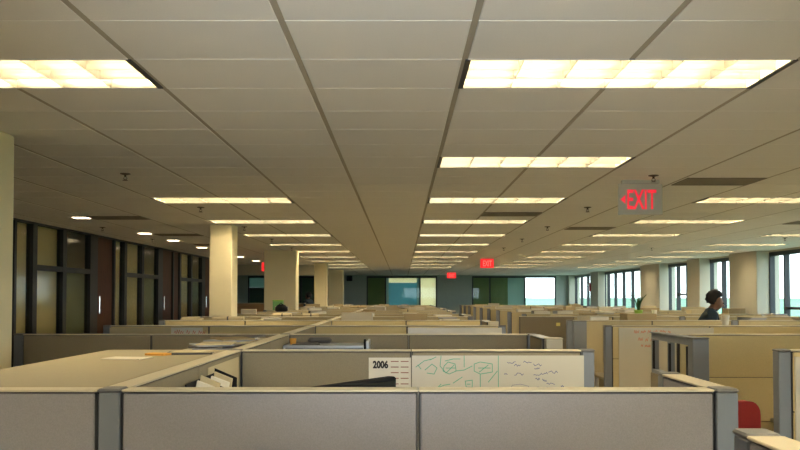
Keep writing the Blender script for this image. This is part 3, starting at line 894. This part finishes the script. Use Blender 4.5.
for (x, y, w) in [(507,359,8), (514,361,6), (523,358,8), (533,361,8), (534,364,5), (514,370,9), (504,370,3), (533,370,8), (541,369,6), (548,368,9), (535,375,4), (542,376,4), (546,380,8), (536,384,12), (546,383,6), (560,382,3)]:
    stroke(P(*[(x + w*i/6, y + rn.uniform(-1.3, 1.3)) for i in range(7)]), 'ink_blue', .0032)
stroke(P((510,384),(512,381),(520,380),(528,382),(529,386)), 'ink_blue', .002)
stroke(P((518,385),(522,384)), 'ink_blue')
obj('pen_tray', MB().cbox(.1, .8, -.05, -.012, -.002, .012, .003), 'steel', wbd)

# --- wall shelf on the third partition
ws = thing('wall_shelf', 'grey metal wall shelf with upright end bracket behind the 2006 planner panel', 'shelf', (-.86, ROW[2]-PT/2-.001, 1.255))
obj('board', MB().cbox(0, .60, -.34, 0, 0, .045, .006), 'steel', ws)
obj('end_plate', MB().cbox(.60, .62, -.34, 0, -.05, .075, .004), 'steel', ws)
obj('hook', MB().box(.585, .60, -.35, -.34, .0, .09), 'black', ws)
obj('label_rail', MB().cbox(.02, .58, -.348, -.341, .008, .03, .001), 'post_metal', ws)

# --- whiteboard with red writing (window side), hung on the fourth partition
yQ = ROW[3] - PT/2
w2 = thing('whiteboard', 'tall cream whiteboard with red handwriting beside the aisle', 'whiteboard', (2.15, yQ, .42))
b2 = obj('board', MB().box(0, .94, -.012, -.0005, 0, .925), 'white_board', w2)
rn = random.Random(5)
def scrawl(x, z, w, h, m, par, n=14, y=-.0125, wd=.005):
    x0 = x
    while x0 < x + w:
        lw = h*rn.uniform(.8, 2.2); q = max(4, int(lw/h*5))
        stroke([(x0 + lw*u/q, z + h*(.5 if u % 2 else -.5)*rn.uniform(.3, 1)) for u in range(q)], m, wd, par, y=y)
        x0 += lw + h*.3
scrawl(.15, .885, .36, .034, 'ink_red', b2)
scrawl(.19, .81, .16, .045, 'ink_red', b2)
scrawl(.22, .745, .05, .03, 'ink_red', b2)
# plain whiteboard at the second window side panel
w3 = thing('whiteboard', 'blank whiteboard at the picture edge above the near side panel', 'whiteboard', (2.10, yP, .75))
obj('board', MB().box(0, .9, -.012, -.0005, 0, .58), 'white_board', w3)
# pale boards on the fourth partition of the middle block
w4 = thing('whiteboard', 'long blank whiteboard strip two partitions behind the scribbled one', 'whiteboard', (.06, yQ, .70))
obj('board', MB().box(0, .93, -.012, -.0005, 0, .645), 'white_board', w4)
w5 = thing('tack_card', 'pale blank board at the corridor end of the fourth partition', 'board', (-2.90, yQ, .9))
obj('board', MB().box(0, .60, -.008, -.0005, 0, .445), 'paper_cream', w5)
cd = thing('lettered_card', 'white card with red handwriting pinned to the fourth partition', 'card', (-2.29, yQ, 1.10))
cs = obj('card', MB().box(0, .31, -.010, -.0005, 0, .245), 'paper', cd)
scrawl(.03, .20, .26, .05, 'ink_red', cs, y=-.0108, wd=.005)

# --- red chair in the window side cell
ch = thing('office_chair', 'red fabric office chair behind the front corner post', 'chair', (2.17, 4.94, 0), R(200))
def rr(w, h, r, n=5):
    pts = []
    for cx, cz, a0 in ((w/2-r, h-r, 0), (-w/2+r, h-r, 90), (-w/2+r, r, 180), (w/2-r, r, 270)):
        for i in range(n+1):
            a = R(a0 + 90*i/n); pts.append((cx + r*math.cos(a), cz + r*math.sin(a)))
    return pts
bkm = MB().xz_prism([(x, z + .50) for x, z in rr(.44, .48, .09)], -.24, -.18)
obj('backrest', bkm, 'red_fabric', ch)
obj('back_shell', MB().xz_prism([(x, z + .54) for x, z in rr(.38, .40, .08)], -.255, -.24), 'black', ch)
sm = MB()
sp_ = rr(.48, .46, .1)
n = len(sp_)
sm.v += [(x, z - .22, .42) for x, z in sp_] + [(x*1.02, (z - .22)*1.02, .46) for x, z in sp_] + [(x*.92, (z - .22)*.92, .50) for x, z in sp_]
sm.f += [tuple(range(n-1, -1, -1)), tuple(2*n + i for i in range(n))]
for k in range(2):
    for i in range(n):
        j = (i+1) % n; sm.f.append((k*n+i, k*n+j, (k+1)*n+j, (k+1)*n+i))
obj('seat', sm, 'red_fabric', ch)
obj('back_bar', MB().tube([(0, 0, .41), (0, -.22, .42), (0, -.265, .50), (0, -.262, .66)], .018, 6), 'black', ch)
obj('gas_lift', MB().tube([(0, 0, .08), (0, 0, .42)], .026, 10), 'black', ch)
for i in range(5):
    a = R(72*i)
    l = obj('base_leg', MB().tube([(0, 0, .10), (.29*math.cos(a), .29*math.sin(a), .075)], [.024, .016], 6), 'black', ch)
    obj('caster', MB().tube([(.29*math.cos(a)-.02*math.sin(a), .29*math.sin(a)+.02*math.cos(a), .03), (.29*math.cos(a)+.02*math.sin(a), .29*math.sin(a)-.02*math.cos(a), .03)], .03, 10), 'black', l)

# ------------------------------------------------------------------ loose things on the tops
def sheet_pile(x, y, z, items, label, cat, group=None, rz=0.0):
    """a pile of sheets or magazines lying slightly askew, items = (w, d, h, dx, dy, rot, material)"""
    for (w, d, h, dx, dy, ro, m) in items:
        o = obj('magazine' if h > .004 else 'paper_sheet', MB().cbox(-w/2, w/2, -d/2, d/2, 0, h, .001), m, None, (x+dx, y+dy, z), rz + R(ro))
        tag(o, label % {'paper': 'white', 'paper_cream': 'cream', 'paper_grey': 'grey', 'paper_dark': 'dark', 'carton': 'brown'}[m] if '%s' in label else label, cat, group)
        z += h + .0004
sheet_pile(-1.27, 3.70, PH+.0005, [(.13, .19, .004, 0, 0, 80, 'paper')], 'white sheet lying on the long tan cabinet top', 'paper')
sheet_pile(-1.19, 3.92, PH+.0005, [(.07, .11, .010, 0, 0, 70, 'paper_orange')], 'orange envelope lying on the long tan cabinet top', 'envelope')
sheet_pile(-1.06, 4.02, PH+.0005, [(.16, .22, .010, 0, 0, 100, 'paper_dark'), (.15, .20, .003, .02, .0, 85, 'paper_cream')], 'papers near the far end of the tan cabinet top', 'papers', 'papers at the end of the cabinet top')
mg = '%s magazine in the heap on the corridor side overhead bin'
for (x, y, its) in ((-1.12, 4.75, [(.22, .29, .012, 0, 0, 10, 'paper_grey'), (.22, .29, .01, .02, .02, -14, 'paper_dark'), (.21, .28, .008, -.01, 0, 25, 'paper_grey'), (.2, .28, .006, .02, .01, 5, 'paper_cream')]),
                    (-1.10, 5.15, [(.22, .29, .014, 0, 0, -8, 'paper_dark'), (.22, .29, .012, .01, .03, 16, 'paper_cream'), (.22, .29, .01, 0, 0, -20, 'paper_grey'), (.21, .27, .01, .01, 0, 30, 'carton')]),
                    (-1.13, 5.6, [(.22, .29, .016, 0, 0, 4, 'paper_cream'), (.22, .29, .01, .0, .0, 22, 'paper'), (.22, .29, .012, .02, 0, -12, 'paper_dark')])):
    sheet_pile(x, y, 1.3405, its, mg, 'magazine', 'magazines on the corridor side bin')
# small things on the grey wall shelf
sheet_pile(-.72, ROW[2]-.22, 1.3005, [(.2, .24, .008, 0, 0, 12, 'paper_dark')], 'dark booklet on the grey wall shelf', 'booklet')
oc = thing('pencil_cup', 'orange cup at the spine end of the grey wall shelf', 'cup', (-.80, ROW[2]-.28, 1.3005))
obj('cup', MB().lathe([(.020, 0), (.026, .045), (.024, .045), (.018, .006)], 12), 'paper_orange', oc)
tag(obj('glasses_case', MB().cbox(-.09, .09, -.03, .03, 0, .045, .018), 'paper_dark', None, (-.62, ROW[2]-.12, 1.3005), .3), 'dark case lying against the partition on the grey wall shelf', 'case')

# plant
pt = thing('potted_plant', 'spiky green plant in a lime green pot on the window side partition', 'plant', (3.50, 11.76+.09, 1.356))
obj('pot', MB().lathe([(.045, 0), (.062, .085), (.066, .09), (.066, .10), (.056, .10), (.05, .07)], 14), 'pot_green', pt)
rn = random.Random(11)
for i in range(13):
    a = rn.uniform(0, 6.28); ln = rn.uniform(.16, .34) * (1.1 if i < 3 else .8); out = rn.uniform(.02, .10)
    m = MB(); prev = None
    for s in range(5):
        u = s / 4; r = out*u*u*1.2 + .012; z = .09 + ln*u*(1 - .12*u)
        hw = .018 * math.sin(math.pi * min(1, .18 + .82*u)) + .001
        c, s_ = math.cos(a), math.sin(a)
        m.v += [(r*c - hw*s_, r*s_ + hw*c, z), ((r+.006)*c, (r+.006)*s_, z - .003), (r*c + hw*s_, r*s_ - hw*c, z)]
        if s:
            n = 3*s
            m.f += [(n-3, n-2, n+1, n), (n-2, n-1, n+2, n+1)]
    obj('leaf', m, 'leaf', pt)

def cup(x, y, z, s, label):
    t = thing('paper_cup', label, 'cup', (x, y, z))
    obj('cup', MB().lathe([(.030*s, 0), (.042*s, .105*s), (.044*s, .107*s), (.039*s, .107*s), (.028*s, .006*s)], 16), 'plastic_white', t, smooth=False)
cup(3.33, 8.25, 1.3555, 1.0, 'white paper cup on a partition below the bending person')
cup(3.75, 11.9, 1.3555, .95, 'white paper cup beside the potted plant')

# cartons, paper heaps, rolls and folders along the distant tops
rn = random.Random(21)
def carton(x, y, z, w, d, h, rz, m='carton', wh=''):
    t = thing('carton', 'low closed carton on the bins of the ' + wh, 'carton', (x, y, z), rz, 'cartons on the distant bins')
    obj('body', MB().cbox(-w/2, w/2, -d/2, d/2, 0, h, .002), m, t)
    obj('tape_strip', MB().box(-w/2+.002, w/2-.002, -.02, .02, h, h+.001), 'tape', t)
def rolled(x, y, z, l, rz, wh=''):
    t = thing('paper_roll', 'rolled drawing lying on the bins of the ' + wh, 'paper roll', (x, y, z), rz, 'paper rolls on the distant bins')
    obj('roll', MB().tube([(-l/2, 0, .026), (l/2, 0, .026)], .026, 10), 'paper_cream', t)
    obj('band', MB().tube([(-.01, 0, .026), (.01, 0, .026)], .027, 10), 'paper_dark', t)
def binder(x, y, z, rz, m, wh=''):
    t = thing('ring_binder', '%s ring binder lying flat on the bins of the %s' % ({'paper_dark': 'dark', 'paper_grey': 'grey', 'paper': 'white', 'cabinet': 'beige'}[m], wh), 'binder', (x, y, z), rz, 'binders on the distant bins')
    obj('cover', MB().box(-.14, .14, -.15, .15, 0, .003).box(-.14, .14, -.15, .15, .055, .058).box(-.14, -.137, -.15, .15, .003, .055), m, t)
    obj('pages', MB().box(-.12, .135, -.14, .14, .004, .048), 'paper', t)
for k in range(4, 14):
    for (xa, xb, wh) in ((-2.75 if k not in (5, 9) else -2.35, -1.3, ORD[k] + ' middle partition, corridor side'), (-.75, .5, ORD[k] + ' middle partition, aisle side'), (XR+.2, XR+1.5, ORD[k-1] + ' window side partition, aisle side'), (XC+.2, XC+1.5, ORD[k-1] + ' window side partition, window side')):
        x = xa
        while x < xb:
            w = rn.uniform(.2, .42); q = rn.random(); y = ROW[k] + PT/2 + .19; z = 1.3555
            if k == 7 and xa < -2: break
            if abs(x - 3.5) < .5 and k in (4, 5): x += .4; continue
            if q < .20: carton(x + w/2, y, z, w, .22, rn.uniform(.05, .10), rn.uniform(-.15, .15), rn.choice(['carton', 'paper_cream', 'cabinet']), wh)
            elif q < .34: rolled(x + w/2, y, z, w*1.1, rn.uniform(-.3, .3), wh)
            elif q < .50: binder(x + w/2, y, z, rn.uniform(-.3, .3), rn.choice(['paper_dark', 'paper_grey', 'paper', 'cabinet']), wh)
            elif q < .80:
                sheet_pile(x + w/2, y, z, [(.22, .28, rn.uniform(.006, .02), rn.uniform(-.02, .02), 0, rn.uniform(-20, 20), rn.choice(['paper', 'paper_cream', 'paper_grey', 'paper_cream'])) for _ in range(rn.randint(1, 3))],
                           'flat %s paper stack on the bins of the ' + wh, 'papers', 'papers on the distant bins')
            x += w + rn.uniform(.12, .5)

# green box and dark chair back before the broad column
gb = thing('green_box', 'green box with pale front standing before the broad cream column', 'box', (-2.72, 17.6, 1.3555))
obj('body', MB().cbox(-.11, .11, -.08, .08, 0, .20, .008), 'green_box', gb)
obj('lid', MB().cbox(-.115, .115, -.085, .085, .20, .225, .005), 'pot_green', gb)
bp_ = thing('backpack', 'dark rounded backpack lying on the distant bins below the green box', 'bag', (-2.35, 15.60, 1.3555))
obj('body', MB().lathe([(.09, 0), (.125, .03), (.12, .09), (.07, .14), (.01, .155)], 14), 'black', bp_)
obj('strap', MB().tube([(-.05, -.05, .13), (0, -.06, .18), (.05, -.05, .13)], .009, 6), 'black', bp_)
# low wooden counter in the left bay
ct = thing('reception_counter', 'low wood fronted counter beyond the corridor', 'counter', (-7.4, 23.6+2.4, 0))
obj('front', MB().cbox(0, 4.2, 0, .04, 0, 1.42, .004), 'wood_light', ct)
obj('counter_top', MB().cbox(-.02, 4.22, -.02, .5, 1.42, 1.45, .005), 'laminate', ct)

# ------------------------------------------------------------------ people
def skin_mesh(name, verts, edges, radii, root=0, sub=2):
    me = bpy.data.meshes.new(name); me.from_pydata(verts, edges, []); me.update()
    o = bpy.data.objects.new(name, me); col.objects.link(o)
    o.modifiers.new('skin', 'SKIN')
    o.modifiers['skin'].use_smooth_shade = True
    sv = me.skin_vertices[0].data
    for i, r in enumerate(radii):
        sv[i].radius = r if isinstance(r, tuple) else (r, r)
        sv[i].use_root = (i == root)
    s = o.modifiers.new('sub', 'SUBSURF'); s.levels = sub; s.render_levels = sub
    dg = bpy.context.evaluated_depsgraph_get(); dg.update()
    res = bpy.data.meshes.new_from_object(o.evaluated_get(dg))
    bpy.data.objects.remove(o)
    return res
def person(loc, rz, height, label, lean, head_drop):
    """standing figure facing +x in its own frame; lean = forward angle of the upper body, head_drop = nod"""
    k = height / 1.76
    V, E, RR, part_ = [], [], [], []
    def v(p, r, parent=None):
        V.append((p[0]*k, p[1]*k, p[2]*k)); RR.append(tuple(c*k for c in r) if isinstance(r, tuple) else r*k)
        if parent is not None: E.append((parent, len(V)-1))
        return len(V)-1
    ln = lambda u: (math.sin(lean)*u, math.cos(lean)*u)      # along the leaning trunk from the hip
    hip = v((0, 0, .95), (.125, .16))
    def tr(u, y=0, fx=0):
        a, b = ln(u); return (a + fx*math.cos(lean), y, .95 + b - fx*math.sin(lean))
    waist = v(tr(.16), (.105, .14), hip)
    chest = v(tr(.34), (.125, .165), waist)
    top = v(tr(.49), (.100, .135), chest)
    neck = v(tr(.535), .062, top)
    hx, hz = tr(.555)[0] + .015, tr(.555)[2]
    nod = lean + head_drop
    def hd(u, f, y=0): return (hx + math.sin(nod)*u + math.cos(nod)*f, y, hz + math.cos(nod)*u - math.sin(nod)*f)
    jaw = v(hd(.035, .025), .066, neck)
    mid = v(hd(.11, .015), (.095, .080), jaw)
    crown = v(hd(.185, .0), (.070, .065), mid)
    nose = v(hd(.085, .10), .013, mid)
    v(hd(.07, .125), .010, nose)
    for s in (-1, 1):
        v(hd(.09, -.005, s*.085), (.022, .012), mid)
        sh = v(tr(.485, s*.165), .072, top)
        el = v(tr(.20, s*.22, .10), .046, sh)
        e2 = V[el]; ex, ey, ez = (c/k for c in e2)
        wr = v((ex + .20, s*.17, ez - .10), .030, el)
        pm = v((ex + .265, s*.155, ez - .13), (.036, .020), wr)
        for f in range(4):
            fy = s*(.125 + .019*f); l = (.055, .068, .072, .06)[f]
            kn = v((ex + .30, fy, ez - .145), .0095, pm)
            v((ex + .30 + l*.8, fy, ez - .165 - l*.4), .008, kn)
        th = v((ex + .255, s*.115, ez - .14), .0105, wr)
        v((ex + .295, s*.095, ez - .165), .009, th)
        hp = v((0, s*.095, .88), .090, hip)
        kn = v((.02, s*.10, .50), .060, hp)
        an = v((-.01, s*.10, .09), .040, kn)
        v((.13, s*.11, .035), (.038, .030), an)
    me = skin_mesh('body', V, E, RR, 0, 2)
    for m in ('shirt', 'skin', 'trousers', 'black'): me.materials.append(MATS[m])
    nz = V[neck][2]
    for p in me.polygons:
        c = p.center
        u = math.sin(lean)*c.x + math.cos(lean)*(c.z - .95*k)
        hand = abs(c.y) < .25*k and c.x > V[hip][0] + (math.sin(lean)*.2 + .10*math.cos(lean) + .17)*k and u < .32*k and c.z > .8*k
        p.material_index = 1 if (u > .555*k or hand) else (3 if c.z < .08*k else (2 if c.z < .93*k else 0))
        p.use_smooth = True
    t = thing('person', label, 'person', loc, rz)
    link('body', me, t)
    # hair: cap of curls over crown and back of the head
    hm = MB(); nu, nv = 16, 10
    rn = random.Random(4)
    cx, cy, cz = hd(.125, -.025)
    for a in range(nv + 1):
        th = math.pi * .78 * a / nv
        for b in range(nu):
            ph = 2*math.pi*b/nu
            r = .124 + .007*math.sin(5*ph + 3*a) + rn.uniform(-.006, .006) - .022*max(0, a/nv - .55)/.45
            f, y, u = r*math.sin(th)*math.cos(ph), r*.88*math.sin(th)*math.sin(ph), r*1.0*math.cos(th)
            if f > 0: f *= .84 if u > .07 else .84 - .55*min(1, (.07 - u)/.05)         # hairline above the face
            hm.v.append(((cx + math.cos(nod)*f + math.sin(nod)*u)*k, y*k, (cz - math.sin(nod)*f + math.cos(nod)*u)*k))
    for a in range(nv):
        for b in range(nu):
            c = (b+1) % nu
            hm.f.append((a*nu+b, a*nu+c, (a+1)*nu+c, (a+1)*nu+b))
    hm.f.append(tuple(nv*nu + b for b in range(nu)))
    obj('hair', hm, 'hair', t, smooth=True)
    for s in (-1, 1):
        e = hd(.105, .093, s*.033)
        obj('eye', MB().lathe([(.001, -.010), (.008, -.005), (.010, 0), (.008, .005), (.001, .010)], 8), 'eye', t, tuple(c*k for c in e))
    a, b = hd(.040, .083, -.020), hd(.040, .083, .020)
    obj('mouth', MB().tube([tuple(c*k for c in a), tuple(c*k for c in hd(.040, .089)), tuple(c*k for c in b)], .003*k, 6), 'ink_maroon', t)
    return t
person((3.97, 10.62, 0), R(-14), 1.77, 'person with dark hair in a dark shirt bending over a desk by the windows', .24, .10)
person((-3.42, 29.5, 0), R(150), 1.84, 'person in dark clothes standing far off before a dark window', .05, .05)
